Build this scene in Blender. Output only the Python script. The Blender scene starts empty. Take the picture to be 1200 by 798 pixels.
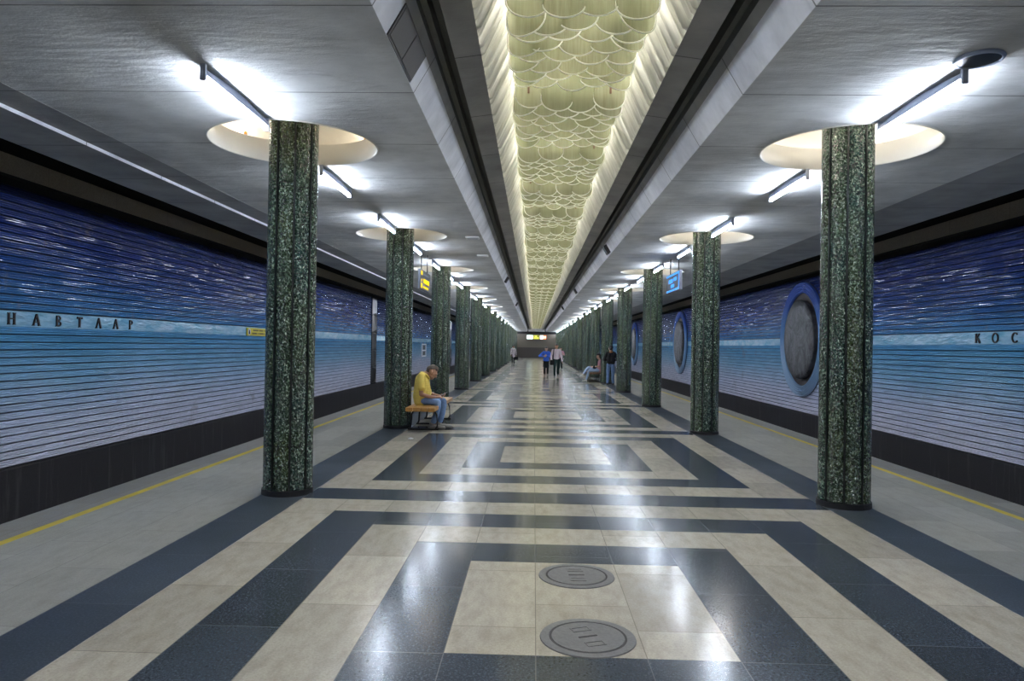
import bpy, bmesh, math, random
from mathutils import Vector, Matrix
random.seed(7)
S = bpy.context.scene
C = S.collection
PI = math.pi

# ------------------------------------------------------------------ camera, world, exposure
cam_d = bpy.data.cameras.new('camera'); cam = bpy.data.objects.new('camera', cam_d); C.objects.link(cam); S.camera = cam
yaw, pitch, roll = 0.03114, 0.00785, 0.01630
fw = Vector((-math.sin(yaw)*math.cos(pitch), math.cos(yaw)*math.cos(pitch), math.sin(pitch)))
r0 = fw.cross(Vector((0, 0, 1))).normalized(); u0 = r0.cross(fw)
rr = r0*math.cos(roll) + u0*math.sin(roll); uu = -r0*math.sin(roll) + u0*math.cos(roll)
M = Matrix((rr, uu, -fw)).transposed().to_4x4(); M.translation = Vector((-0.322, 0, 1.6))
cam.matrix_world = M
cam_d.sensor_fit = 'HORIZONTAL'; cam_d.sensor_width = 36; cam_d.lens = 834.0/1200*36
cam_d.clip_start = 0.05; cam_d.clip_end = 400
w = bpy.data.worlds.new('world'); S.world = w; w.use_nodes = True
w.node_tree.nodes['Background'].inputs[0].default_value = (0.55, 0.6, 0.75, 1)
w.node_tree.nodes['Background'].inputs[1].default_value = 0.02
S.view_settings.view_transform = 'Standard'; S.view_settings.look = 'None'
S.view_settings.exposure = 0.75; S.view_settings.gamma = 1.0; S.view_settings.use_curve_mapping = False
TUBE_E, BULB_E, STRIP_E = 130.0, 150.0, 40.0

# ------------------------------------------------------------------ dimensions
P = 6.092; Z0 = 7.54                       # bay length, first column / cross stripe
HC = 3.70                                  # ceiling height
XC = 2.93                                  # column rows
YB, YE = -7.7, 101.0                       # back and end wall
ORD = ['first', 'second', 'third', 'fourth', 'fifth', 'sixth', 'seventh', 'eighth', 'ninth', 'tenth', 'eleventh', 'twelfth', 'thirteenth',
       'fourteenth', 'fifteenth', 'sixteenth', 'seventeenth', 'eighteenth', 'nineteenth']
TENS = {2: 'twent', 3: 'thirt', 4: 'fort', 5: 'fift'}
def ordw(n):                               # 1 -> first
    if n <= 19: return ORD[n-1]
    t, u = divmod(n, 10)
    return TENS[t]+'ieth' if u == 0 else TENS[t]+'y-'+ORD[u-1]

# ------------------------------------------------------------------ materials
def new_mat(name):
    m = bpy.data.materials.new(name); m.use_nodes = True
    nt = m.node_tree; nt.nodes.clear()
    out = nt.nodes.new('ShaderNodeOutputMaterial')
    return m, nt, out
class N:
    """tiny node helper"""
    def __init__(s, nt): s.nt = nt
    def n(s, t, **kw):
        o = s.nt.nodes.new(t)
        for k, v in kw.items(): setattr(o, k, v)
        return o
    def l(s, a, b): s.nt.links.new(a, b)
    def setin(s, sock, v):
        if hasattr(v, 'is_output'): s.l(v, sock)
        elif isinstance(v, (tuple, list)) and len(v) == 3 and sock.type == 'RGBA': sock.default_value = (*v, 1)
        else: sock.default_value = v
    def math(s, op, a, b=None, c=None):
        o = s.n('ShaderNodeMath', operation=op)
        for i, v in enumerate((a, b, c)):
            if v is not None: s.setin(o.inputs[i], v)
        return o.outputs[0]
    def mix(s, f, a, b, blend='MIX'):
        o = s.n('ShaderNodeMix', data_type='RGBA', blend_type=blend)
        s.setin(o.inputs[0], f); s.setin(o.inputs[6], a); s.setin(o.inputs[7], b)
        return o.outputs[2]
    def pos(s):
        g = s.n('ShaderNodeNewGeometry'); x = s.n('ShaderNodeSeparateXYZ'); s.l(g.outputs['Position'], x.inputs[0])
        return g.outputs['Position'], x.outputs[0], x.outputs[1], x.outputs[2]
    def obj(s): return s.n('ShaderNodeTexCoord').outputs['Object']
    def noise(s, vec, scale, detail=3, rough=.5, dist=0.):
        o = s.n('ShaderNodeTexNoise'); s.l(vec, o.inputs['Vector']); o.inputs['Scale'].default_value = scale
        o.inputs['Detail'].default_value = detail; o.inputs['Roughness'].default_value = rough; o.inputs['Distortion'].default_value = dist
        return o.outputs['Fac']
    def vor(s, vec, scale, feature='F1'):
        o = s.n('ShaderNodeTexVoronoi', feature=feature); s.l(vec, o.inputs['Vector']); o.inputs['Scale'].default_value = scale
        return o
    def scale(s, vec, xyz):
        o = s.n('ShaderNodeMapping'); s.l(vec, o.inputs[0]); o.inputs['Scale'].default_value = xyz
        return o.outputs[0]
    def ramp(s, f, stops):
        o = s.n('ShaderNodeValToRGB'); s.l(f, o.inputs[0]); e = o.color_ramp.elements
        while len(e) < len(stops): e.new(0.5)
        for x, (p, c) in zip(e, stops):
            x.position = p; x.color = (*c, 1) if len(c) == 3 else c
        return o.outputs[0]
    def range(s, f, a, b, c=0., d=1.):
        o = s.n('ShaderNodeMapRange'); s.l(f, o.inputs[0])
        for i, v in enumerate((a, b, c, d)): o.inputs[i+1].default_value = v
        return o.outputs[0]
    def bump(s, h, strength, dist=0.01, normal=None):
        o = s.n('ShaderNodeBump'); s.l(h, o.inputs['Height']); o.inputs['Strength'].default_value = strength; o.inputs['Distance'].default_value = dist
        if normal: s.l(normal, o.inputs['Normal'])
        return o.outputs[0]
    def bsdf(s, out, color, rough=.5, metal=0., normal=None, spec=.5, **kw):
        o = s.n('ShaderNodeBsdfPrincipled')
        s.setin(o.inputs['Base Color'], color); s.setin(o.inputs['Roughness'], rough); s.setin(o.inputs['Metallic'], metal)
        s.setin(o.inputs['Specular IOR Level'], spec)
        if normal: s.l(normal, o.inputs['Normal'])
        for k, v in kw.items(): s.setin(o.inputs[k.replace('_', ' ')], v)
        if out: s.l(o.outputs[0], out.inputs[0])
        return o.outputs[0]

def simple(name, color, rough=.5, metal=0., spec=.5, var=.15, scale=30, bump=0.):
    m, nt, out = new_mat(name); n = N(nt); v = n.obj()
    f = n.noise(v, scale, 4)
    dark = tuple(c*(1-var) for c in color); lite = tuple(min(1, c*(1+var)) for c in color)
    col = n.mix(f, dark, lite)
    nb = n.bump(f, bump, .004) if bump else None
    n.bsdf(out, col, rough, metal, nb, spec)
    return m
def emis(name, color, strength):
    m, nt, out = new_mat(name); n = N(nt)
    e = n.n('ShaderNodeEmission'); e.inputs[0].default_value = (*color, 1); e.inputs[1].default_value = strength
    n.l(e.outputs[0], out.inputs[0]); return m

def floor_mat(name, base, kind):
    m, nt, out = new_mat(name); n = N(nt); p, x, y, z = n.pos()
    sp = n.noise(p, 70, 3, .8); sp2 = n.vor(p, 70).outputs['Distance']
    big = n.noise(p, .9, 4, .6); mid = n.noise(n.scale(p, (6, 2.2, 1)), 2.0, 5, .65)
    if kind == 'dark':
        col = n.ramp(sp, [(.35, tuple(c*.45 for c in base)), (.55, base), (.68, tuple(min(1, c*2.0) for c in base))])
        col = n.mix(n.range(big, .35, .7), col, n.mix(.6, col, (.03, .038, .04)))
    else:
        col = n.ramp(sp, [(.3, tuple(c*.8 for c in base)), (.5, base), (.7, tuple(min(1, c*1.15) for c in base))])
        col = n.mix(n.range(mid, .42, .72), col, n.mix(.45, col, (.22, .19, .15)))
    # slab joints, staggered from strip to strip
    ax = n.math('ABSOLUTE', x); cell = n.math('DIVIDE', n.math('SUBTRACT', ax, .288), .4785)
    idx = n.math('FLOOR', cell)
    yy = n.math('DIVIDE', n.math('ADD', y, n.math('MULTIPLY', idx, .37)), 1.015)
    jy = n.math('LESS_THAN', n.math('FRACT', yy), .006)
    jx = n.math('LESS_THAN', n.math('ABSOLUTE', n.math('SUBTRACT', n.math('FRACT', n.math('ADD', cell, .5)), .5)), .006)
    j = n.math('MAXIMUM', jy, jx)
    # each slab a little different
    wn = n.n('ShaderNodeTexWhiteNoise', noise_dimensions='3D'); cb = n.n('ShaderNodeCombineXYZ')
    n.l(n.math('FLOOR', yy), cb.inputs[0]); n.l(idx, cb.inputs[1]); n.l(n.math('SIGN', x), cb.inputs[2]); n.l(cb.outputs[0], wn.inputs['Vector'])
    tone = n.range(wn.outputs['Value'], 0, 1, .85, 1.12)
    hsv = n.n('ShaderNodeHueSaturation'); n.l(col, hsv.inputs['Color']); n.l(tone, hsv.inputs['Value']); col = hsv.outputs[0]
    jc = (.17, .17, .18) if kind == 'dark' else (.14, .12, .10)
    col = n.mix(n.math('MULTIPLY', j, .65), col, jc)
    dull = n.math('GREATER_THAN', ax, 2.675)                 # polished between the dark bands, dull outside them
    r = n.math('ADD', n.math('MULTIPLY', dull, .20), n.range(big, .3, .7, .145, .20))
    if kind == 'edge': r = .6
    nb = n.bump(sp, .06, .002)
    n.bsdf(out, col, r, 0, nb, .36)
    return m
M_light = floor_mat('floor_light_granite', (.46, .42, .35), 'light')
M_dark = floor_mat('floor_dark_granite', (.062, .076, .098), 'dark')
M_side = floor_mat('floor_side_granite', (.38, .37, .325), 'light')
M_edge = floor_mat('floor_edge_granite', (.25, .245, .235), 'edge')
M_yel = simple('yellow_paint', (.62, .47, .05), .55, var=.25, scale=6)

def plaster(name, base, seam=True, rough=.85, bump=.35):
    m, nt, out = new_mat(name); n = N(nt); p, x, y, z = n.pos()
    a = n.noise(p, 1.2, 5, .6); b = n.noise(n.scale(p, (1.2, 3.5, 1)), 2.2, 4, .6); c = n.noise(p, 60, 3, .6)
    col = n.mix(n.range(a, .3, .7), tuple(k*.68 for k in base), tuple(min(1, k*1.12) for k in base))
    col = n.mix(n.math('MULTIPLY', n.range(b, .55, .75), .35), col, tuple(k*.6 for k in base))
    if seam:
        f = n.math('FRACT', n.math('DIVIDE', n.math('SUBTRACT', y, 7.415-.006), P/4))
        j = n.math('LESS_THAN', f, .010)
        col = n.mix(n.math('MULTIPLY', j, .7), col, (.05, .05, .05))
    nb = n.bump(b, bump, .05); nb = n.bump(a, bump*.6, .05, nb); nb = n.bump(c, bump, .006, nb)
    n.bsdf(out, col, rough, 0, nb, .3)
    return m
M_ceil = plaster('ceiling_plaster', (.68, .68, .68), bump=.45)
M_cove = plaster('cove_white_paint', (.84, .84, .91), bump=.05)
M_slab = plaster('canopy_concrete', (.36, .355, .36), bump=.15)
M_beam = plaster('beam_concrete', (.42, .41, .395), bump=.15)
M_groove = simple('groove_dark', (.15, .15, .135), .9)
M_trough = simple('trough_roof', (.45, .45, .47), .35, .4)

def pleat_mat():
    m, nt, out = new_mat('pleated_panel'); n = N(nt); p, x, y, z = n.pos()
    s = n.noise(n.scale(p, (.3, 6, .3)), 4, 3, .6)
    col = n.mix(n.range(s, .35, .65), (.55, .54, .49), (.82, .81, .76))
    n.bsdf(out, col, .5, 0, None, .4); return m
M_pleat = pleat_mat()

def tile_mat(name, side):
    m, nt, out = new_mat(name); n = N(nt); p, x, y, z = n.pos()
    zw = n.math('ADD', z, n.math('MULTIPLY', n.math('SUBTRACT', n.noise(n.scale(p, (1, .5, 1)), .8, 2), .5), .5))
    t = n.range(zw, -.3, 3.85)
    col = n.ramp(t, [(0., (.78, .77, .90)), (.17, (.66, .72, .90)), (.33, (.32, .57, .80)), (.47, (.14, .41, .68)), (.58, (.075, .25, .54)), (.70, (.038, .11, .35)), (.84, (.024, .052, .24)), (1., (.016, .026, .11))])
    # glazed pieces: own tone and a slight tilt each
    wn = n.n('ShaderNodeTexWhiteNoise', noise_dimensions='3D'); cb = n.n('ShaderNodeCombineXYZ')
    row = n.math('FLOOR', n.math('DIVIDE', z, .0379))
    n.l(row, cb.inputs[0]); n.l(n.math('FLOOR', n.math('ADD', n.math('DIVIDE', y, .42), n.math('MULTIPLY', row, .37))), cb.inputs[1]); n.l(cb.outputs[0], wn.inputs['Vector'])
    hsv = n.n('ShaderNodeHueSaturation'); n.l(col, hsv.inputs['Color']); n.l(n.range(wn.outputs['Value'], 0, 1, .90, 1.10), hsv.inputs['Value']); col = hsv.outputs[0]
    st = n.noise(p, 1.1, 5, .7)
    col = n.mix(n.math('MULTIPLY', n.range(st, .62, .72), .45), col, (.30, .27, .24))
    geo = n.n('ShaderNodeNewGeometry')
    va = n.n('ShaderNodeVectorMath', operation='SUBTRACT'); n.l(wn.outputs['Color'], va.inputs[0]); va.inputs[1].default_value = (.5, .5, .5)
    vs = n.n('ShaderNodeVectorMath', operation='SCALE'); n.l(va.outputs[0], vs.inputs[0]); n.l(n.range(z, 1.2, 2.4, .03, .20), vs.inputs['Scale'])
    sx = n.n('ShaderNodeVectorMath', operation='MULTIPLY'); n.l(vs.outputs[0], sx.inputs[0]); sx.inputs[1].default_value = (0, .5, 1)
    ad = n.n('ShaderNodeVectorMath', operation='ADD'); n.l(geo.outputs['Normal'], ad.inputs[0]); n.l(sx.outputs[0], ad.inputs[1])
    nr = n.n('ShaderNodeVectorMath', operation='NORMALIZE'); n.l(ad.outputs[0], nr.inputs[0])
    n.bsdf(out, col, .12, 0, nr.outputs[0], .7)
    return m
M_tile = tile_mat('blue_glazed_ribs', 1)
M_joint2 = simple('wall_joint_dark', (.05, .06, .09), .8)
def band_mat():
    m, nt, out = new_mat('pale_blue_band'); n = N(nt); p, x, y, z = n.pos()
    a = n.noise(n.scale(p, (1, 1, 3)), 1.5, 4, .6)
    col = n.mix(n.range(a, .35, .65), (.16, .44, .68), (.36, .62, .80))
    nb = n.bump(n.noise(n.scale(p, (1, 2, 9)), 2.5, 2), .5, .03)
    n.bsdf(out, col, .12, 0, nb, .6); return m
M_band = band_mat()
def granite_dark(name, base, streak=True):
    m, nt, out = new_mat(name); n = N(nt); p, x, y, z = n.pos()
    s = n.noise(p, 45, 3, .7); a = n.noise(n.scale(p, (1, 3, .25)), 2.5, 4, .6)
    col = n.mix(s, tuple(k*.5 for k in base), tuple(k*1.6 for k in base))
    if streak: col = n.mix(n.math('MULTIPLY', n.range(a, .56, .70), .5), col, (.13, .13, .13))
    j = n.math('LESS_THAN', n.math('FRACT', n.math('DIVIDE', y, 1.8)), .006)
    col = n.mix(n.math('MULTIPLY', j, .6), col, (.12, .12, .12))
    n.bsdf(out, col, .35, 0, n.bump(s, .05, .003), .4); return m
M_plinth = granite_dark('dark_granite_plinth', (.036, .033, .036))
M_crown = granite_dark('brown_crown_stone', (.30, .26, .21), False)
M_black = simple('flat_black', (.010, .010, .011), .9)  # one even near-black for bands and backing panels
M_endlow = granite_dark('brown_end_wall_stone', (.075, .064, .058), False)
M_endup = granite_dark('tan_end_wall_stone', (.165, .145, .115), False)
M_bed = simple('track_ballast', (.03, .028, .026), .95, var=.6, scale=40)

def glass_col():
    m, nt, out = new_mat('crumpled_green_glass'); n = N(nt)
    o = n.obj(); inf = n.n('ShaderNodeObjectInfo')
    off = n.n('ShaderNodeVectorMath', operation='ADD'); n.l(o, off.inputs[0]); n.l(n.math('MULTIPLY', inf.outputs['Random'], 40), off.inputs[1])
    v = off.outputs[0]
    sv = n.scale(v, (1, 1, .8))
    ns = n.noise(sv, 30, 3, .62, 1.2); vr = n.vor(sv, 42)
    big = n.noise(v, 1.3, 3)
    glint_fleck = n.range(n.noise(sv, 52, 2, .6, .8), .53, .63)  # glints on the glass painted into the colour as pale flecks
    base = n.mix(n.range(big, .35, .65), (.022, .062, .050), (.058, .088, .034))
    col = n.mix(n.range(ns, .38, .62), n.mix(.65, base, (.004, .008, .007)), base)
    col = n.mix(n.math('MULTIPLY', glint_fleck, .55), col, (.34, .46, .35))
    h = n.math('ADD', n.math('MULTIPLY', ns, 1.0), n.math('MULTIPLY', vr.outputs['Distance'], .8))
    nb = n.bump(h, 1.0, .030)
    fc = n.vor(sv, 48); va = n.n('ShaderNodeVectorMath', operation='SUBTRACT'); n.l(fc.outputs['Color'], va.inputs[0]); va.inputs[1].default_value = (.5, .5, .5)
    vs = n.n('ShaderNodeVectorMath', operation='SCALE'); n.l(va.outputs[0], vs.inputs[0]); vs.inputs['Scale'].default_value = .9      # crumpled facets
    ad = n.n('ShaderNodeVectorMath', operation='ADD'); n.l(nb, ad.inputs[0]); n.l(vs.outputs[0], ad.inputs[1])
    nr = n.n('ShaderNodeVectorMath', operation='NORMALIZE'); n.l(ad.outputs[0], nr.inputs[0]); nb = nr.outputs[0]
    n.bsdf(out, col, .11, 0., nb, .9); return m
M_glass = glass_col()
M_rib = simple('column_seam_metal', (.030, .036, .034), .35, .5)
M_base = simple('column_base_ring', (.012, .012, .013), .5)
M_joint = simple('column_core', (.006, .008, .007), .7)
M_cream = simple('recess_liner_cream', (.82, .79, .72), .4, var=.06, scale=4)
M_white = simple('recess_dome_white', (.85, .82, .76), .6, var=.04)
M_sock = simple('orange_socket', (.45, .20, .04), .4)
M_bulb = emis('bulb_glow', (1.0, .95, .87), BULB_E)
M_bulb2 = emis('bulb_glow_weak', (1.0, .90, .72), BULB_E*.3)
M_lamp = simple('lamp_enamel', (.30, .34, .45), .45, var=.05)
M_holder = simple('lamp_holder_plastic', (.45, .48, .55), .5, var=.05)
M_tube = emis('tube_glow', (.76, .86, 1.0), TUBE_E)
M_strip = emis('trough_strip_glow', (1.0, .97, .88), STRIP_E)
M_darkmetal = simple('dark_metal', (.02, .02, .022), .4, .6)
M_grille = simple('grille_brown', (.075, .066, .064), .6, var=.3, scale=90)
M_plate = simple('white_plate', (.8, .8, .82), .5, var=.05)
def scale_mat():
    m, nt, out = new_mat('yellow_green_scale_glass'); n = N(nt)
    inf = n.n('ShaderNodeObjectInfo'); p, x, y, z = n.pos()
    st = n.noise(n.scale(p, (60, 8, 3)), 1.0, 3, .6); d = n.noise(p, 3.0, 3)
    col = n.mix(n.range(st, .3, .7), (.34, .335, .22), (.52, .51, .37))
    col = n.mix(n.math('MULTIPLY', n.range(d, .4, .7), .5), col, (.34, .36, .23))
    col = n.mix(n.math('MULTIPLY', inf.outputs['Random'], .55), col, (.28, .30, .18))  # some scales darker at random: shade among them put into the colour
    t = n.n('ShaderNodeBsdfTranslucent'); n.l(col, t.inputs[0])
    tr = n.n('ShaderNodeBsdfTransparent'); n.l(n.mix(.5, col, (1, 1, .9)), tr.inputs[0])
    pb = n.bsdf(None, col, .2, 0, None, .5)
    a = n.n('ShaderNodeMixShader'); a.inputs[0].default_value = .70; n.l(pb, a.inputs[1]); n.l(t.outputs[0], a.inputs[2])
    b = n.n('ShaderNodeMixShader'); b.inputs[0].default_value = .16; n.l(a.outputs[0], b.inputs[1]); n.l(tr.outputs[0], b.inputs[2])
    n.l(b.outputs[0], out.inputs[0]); return m
M_scale = scale_mat()
def rim_mat():
    m, nt, out = new_mat('glass_rim_edge_glow'); n = N(nt)
    t = n.n('ShaderNodeBsdfTranslucent'); t.inputs[0].default_value = (1, 1, .93, 1)  # light caught in the glass edge, given as a white colour
    pb = n.bsdf(None, (1, 1, .95), .15, 0, None, .8)
    a = n.n('ShaderNodeMixShader'); a.inputs[0].default_value = .45; n.l(pb, a.inputs[1]); n.l(t.outputs[0], a.inputs[2])
    n.l(a.outputs[0], out.inputs[0]); return m
M_rim = rim_mat()
M_rust = simple('rusty_bracket', (.16, .06, .03), .6)
def medal_mat():
    m, nt, out = new_mat('medallion_relief'); n = N(nt); p = n.obj()
    a = n.noise(p, 2.2, 5, .65, .8); b = n.noise(p, 7, 4, .6, .5)
    col = n.mix(n.range(a, .35, .65), (.04, .036, .04), (.17, .17, .18))
    nb = n.bump(n.math('ADD', a, n.math('MULTIPLY', b, .4)), .8, .08)
    n.bsdf(out, col, .38, .15, nb, .5); return m
M_medal = medal_mat()
M_dish = simple('medallion_dish', (.045, .032, .030), .6)
M_letter = simple('letter_bronze', (.022, .016, .020), .4, .3)
M_sheet = simple('pier_sheet_metal', (.12, .115, .11), .3, .8, var=.3, scale=3)
M_iron = simple('cast_iron', (.17, .165, .165), .55, .3, var=.3, scale=60, bump=.4)
M_irondark = simple('cast_iron_gap', (.05, .046, .045), .8)
M_wood = simple('bench_orange_wood', (.38, .19, .045), .45, var=.4, scale=14)
M_wood2 = simple('bench_brown_wood', (.17, .095, .06), .5, var=.4, scale=14)

# ------------------------------------------------------------------ mesh helpers
def add_mesh(name, verts, faces, mats, parent=None, idx=None, smooth=False):
    me = bpy.data.meshes.new(name); me.from_pydata(verts, [], faces)
    mats = mats if isinstance(mats, (list, tuple)) else [mats]
    for m in mats: me.materials.append(m)
    if idx is not None: me.polygons.foreach_set('material_index', idx)
    if smooth: me.polygons.foreach_set('use_smooth', [True]*len(me.polygons))
    me.update(); o = bpy.data.objects.new(name, me); C.objects.link(o)
    if parent: o.parent = parent
    return o
def obj(name, bm, mats, parent=None, smooth=False, loc=None, fix=True):
    if fix: bmesh.ops.recalc_face_normals(bm, faces=bm.faces)
    me = bpy.data.meshes.new(name); bm.to_mesh(me); bm.free()
    for m in (mats if isinstance(mats, (list, tuple)) else [mats]): me.materials.append(m)
    if smooth: me.polygons.foreach_set('use_smooth', [True]*len(me.polygons))
    o = bpy.data.objects.new(name, me); C.objects.link(o)
    if parent: o.parent = parent
    if loc is not None: o.location = loc
    return o
def tag(o, label, cat, group=None, kind=None):
    if label: o['label'] = label
    if cat: o['category'] = cat
    if group: o['group'] = group
    if kind: o['kind'] = kind
    return o
def thing(name, label, cat, loc=(0, 0, 0), rz=0, group=None):
    o = bpy.data.objects.new(name, None); C.objects.link(o); o.empty_display_size = .1
    o.location = loc; o.rotation_euler = (0, 0, rz)
    return tag(o, label, cat, group)
def struct(o, label=None): o['kind'] = 'structure'; return o
TREES = {}
def tree_of(o, everything):                # children looked up once per model, not once per copy
    return (o, [tree_of(c, everything) for c in everything if c.parent == o])
def copy_tree(o, parent=None):
    if o.name not in TREES: TREES[o.name] = tree_of(o, list(bpy.data.objects))
    def rec_(node, par):
        c = node[0].copy(); C.objects.link(c)
        if par: c.parent = par
        for ch in node[1]: rec_(ch, c)
        return c
    return rec_(TREES[o.name], parent)
def box(bm, x0, x1, y0, y1, z0, z1, bev=0, mi=0):
    r = bmesh.ops.create_cube(bm, size=1, matrix=Matrix.Translation(((x0+x1)/2, (y0+y1)/2, (z0+z1)/2)) @ Matrix.Diagonal((abs(x1-x0), abs(y1-y0), abs(z1-z0), 1)))
    fs = {f for v in r['verts'] for f in v.link_faces}
    for f in fs: f.material_index = mi
    if bev:
        es = {e for v in r['verts'] for e in v.link_edges}
        bmesh.ops.bevel(bm, geom=list(es), offset=bev, segments=2, affect='EDGES', profile=.5)
def cyl(bm, p0, p1, r0, r1=None, seg=16, caps=True):
    p0, p1 = Vector(p0), Vector(p1); d = p1-p0
    q = Vector((0, 0, 1)).rotation_difference(d.normalized()).to_matrix().to_4x4()
    bmesh.ops.create_cone(bm, cap_ends=caps, segments=seg, radius1=r0, radius2=r0 if r1 is None else r1, depth=d.length, matrix=Matrix.Translation((p0+p1)/2) @ q)
def sphere(bm, c, r, seg=12, sc=(1, 1, 1)):
    bmesh.ops.create_uvsphere(bm, u_segments=seg, v_segments=max(6, seg//2+1), radius=1, matrix=Matrix.Translation(c) @ Matrix.Diagonal((r*sc[0], r*sc[1], r*sc[2], 1)))
def pipe(bm, pts, r, seg=8):
    pts = [Vector(p) for p in pts]; rings = []
    up = Vector((0, 0, 1))
    for i, p in enumerate(pts):
        t = (pts[min(i+1, len(pts)-1)]-pts[max(i-1, 0)]).normalized()
        a = t.cross(up)
        if a.length < 1e-3: a = t.cross(Vector((0, 1, 0)))
        a.normalize(); b = a.cross(t).normalized()
        rings.append([bm.verts.new(p+r*(a*math.cos(2*PI*k/seg)+b*math.sin(2*PI*k/seg))) for k in range(seg)])
    for A, B in zip(rings, rings[1:]):
        for k in range(seg): bm.faces.new((A[k], A[(k+1) % seg], B[(k+1) % seg], B[k]))
    bm.faces.new(rings[0][::-1]); bm.faces.new(rings[-1])
def extrude_y(name, prof, mats, y0=YB, y1=YE, idx=None, smooth=False, parent=None):
    """open profile of (x, z) points swept along the platform"""
    n = len(prof)
    v = [(x, y0, z) for x, z in prof]+[(x, y1, z) for x, z in prof]
    f = [(i, i+1, n+i+1, n+i) for i in range(n-1)]
    return add_mesh(name, v, f, mats, parent, idx, smooth)

# ------------------------------------------------------------------ floor
aw, fb, fc_, fd, fe = .268, .773, 1.259, 1.764, 2.252
xA, xA2, xB, xCc, xD, xE = 2.68, 3.16, 2.203, 1.7265, 1.246, .766
XED = 4.87
xs = sorted({s*v for s in (-1, 1) for v in (XED, 4.49, 4.405, xA2, xA, xB, xCc, xD, xE)})
ys = {YB, YE}
for k in range(-4, 17):
    y = Z0+P*k
    for o_ in (aw, fb, fc_, fd, fe):
        for s in (-1, 1):
            if YB < y+s*o_ < YE: ys.add(round(y+s*o_, 4))
ys = sorted(ys)
vid = {}; V = []; F = []; I = []
def vv(x, y):
    if (x, y) not in vid: vid[(x, y)] = len(V); V.append((x, y, 0))
    return vid[(x, y)]
for a, b in zip(xs, xs[1:]):
    for c, d in zip(ys, ys[1:]):
        mx, my = abs((a+b)/2), (c+d)/2
        t = (my-Z0) % P; t = min(t, P-t)                     # distance from the nearest cross stripe centre
        if mx > 4.49: m = 3
        elif mx > 4.405: m = 4
        elif mx > xA2: m = 2
        elif mx > xA or t < aw: m = 1
        elif mx > xB or t < fb: m = 0
        elif mx > xCc or t < fc_: m = 1
        elif mx > xD or t < fd: m = 0
        elif mx > xE or t < fe: m = 1
        else: m = 0
        F.append((vv(a, c), vv(b, c), vv(b, d), vv(a, d))); I.append(m)
struct(add_mesh('floor', V, F, [M_light, M_dark, M_side, M_edge, M_yel], idx=I))
for s, nm in ((-1, 'left'), (1, 'right')):
    struct(extrude_y('trim_1' if s < 0 else 'trim_2', [(s*XED, 0), (s*XED, -.12), (s*(XED-.12), -.14), (s*(XED-.12), -1.25)], M_plinth))
    struct(extrude_y('floor_track_'+nm, [(s*(XED-.12), -1.25), (s*8.3, -1.25)], M_bed))

# ------------------------------------------------------------------ walls
def wall_profile(s):
    pr = []
    def X(d): return s*(8.0-d)
    def course(z, h):
        g = .015; hh = (h-g)/3
        pts = [(X(-.03), z), (X(-.03), z+g)]
        for k in range(3):
            zb = z+g+k*hh
            for q in range(0, 6):
                u = q/5; pts.append((X(.024+.016*math.sin(PI*u)), zb+u*hh))
        return pts
    z = -.30
    for k in range(18): pr += course(z, .1144); z += .1144
    pr += [(X(.02), z), (X(.02), z+.004)]
    cut0 = len(pr)-1
    pr += [(X(.032), z+.012), (X(.032), 2.0)]
    cut1 = len(pr)-1
    z = 2.0; pr += [(X(.0), 2.004)]
    for k in range(16): pr += course(z+.004, .1123); z += .1123
    pr += [(X(0), z+.01), (X(0), 3.82)]
    return pr, cut0, cut1
for s, nm in ((-1, 'left'), (1, 'right')):
    pr, c0, c1 = wall_profile(s)
    rec = lambda i: abs(pr[i][0]) > 8.02
    idx = [1 if c0 <= i < c1 else 2 if rec(i) or rec(i+1) else 0 for i in range(len(pr)-1)]
    struct(extrude_y('wall_'+nm, pr, [M_tile, M_band, M_joint2], idx=idx))
    struct(extrude_y('baseboard_'+nm, [(s*7.94, -1.25), (s*7.94, -.325), (s*7.965, -.30), (s*8.02, -.30)], M_plinth))
    struct(extrude_y('trim_3' if s < 0 else 'trim_4', [(s*8.0, 3.82), (s*8.05, 3.84), (s*8.05, 3.95), (s*7.90, 3.95), (s*7.90, 4.24), (s*8.05, 4.24), (s*8.05, 4.72)],
           [M_black, M_crown], idx=[0, 0, 0, 1, 0, 0]))
# end wall between the tracks and across them
bm = bmesh.new()
box(bm, -8.1, 8.1, YE, YE+.3, 1.45, 3.35, mi=0); box(bm, -8.1, 8.1, YE-.02, YE+.3, -1.25, 1.45, mi=1); box(bm, -8.1, 8.1, YE, YE+.3, 3.35, 4.72, mi=2); box(bm, -1.2, 1.2, YE-.05, YE, 3.72, 4.66, mi=3)
struct(obj('wall_end', bm, [M_endup, M_endlow, M_black, M_cove]))
bm = bmesh.new(); box(bm, -8.1, 8.1, YB-.3, YB, -1.25, 4.72); struct(obj('wall_back', bm, M_endlow))

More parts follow.
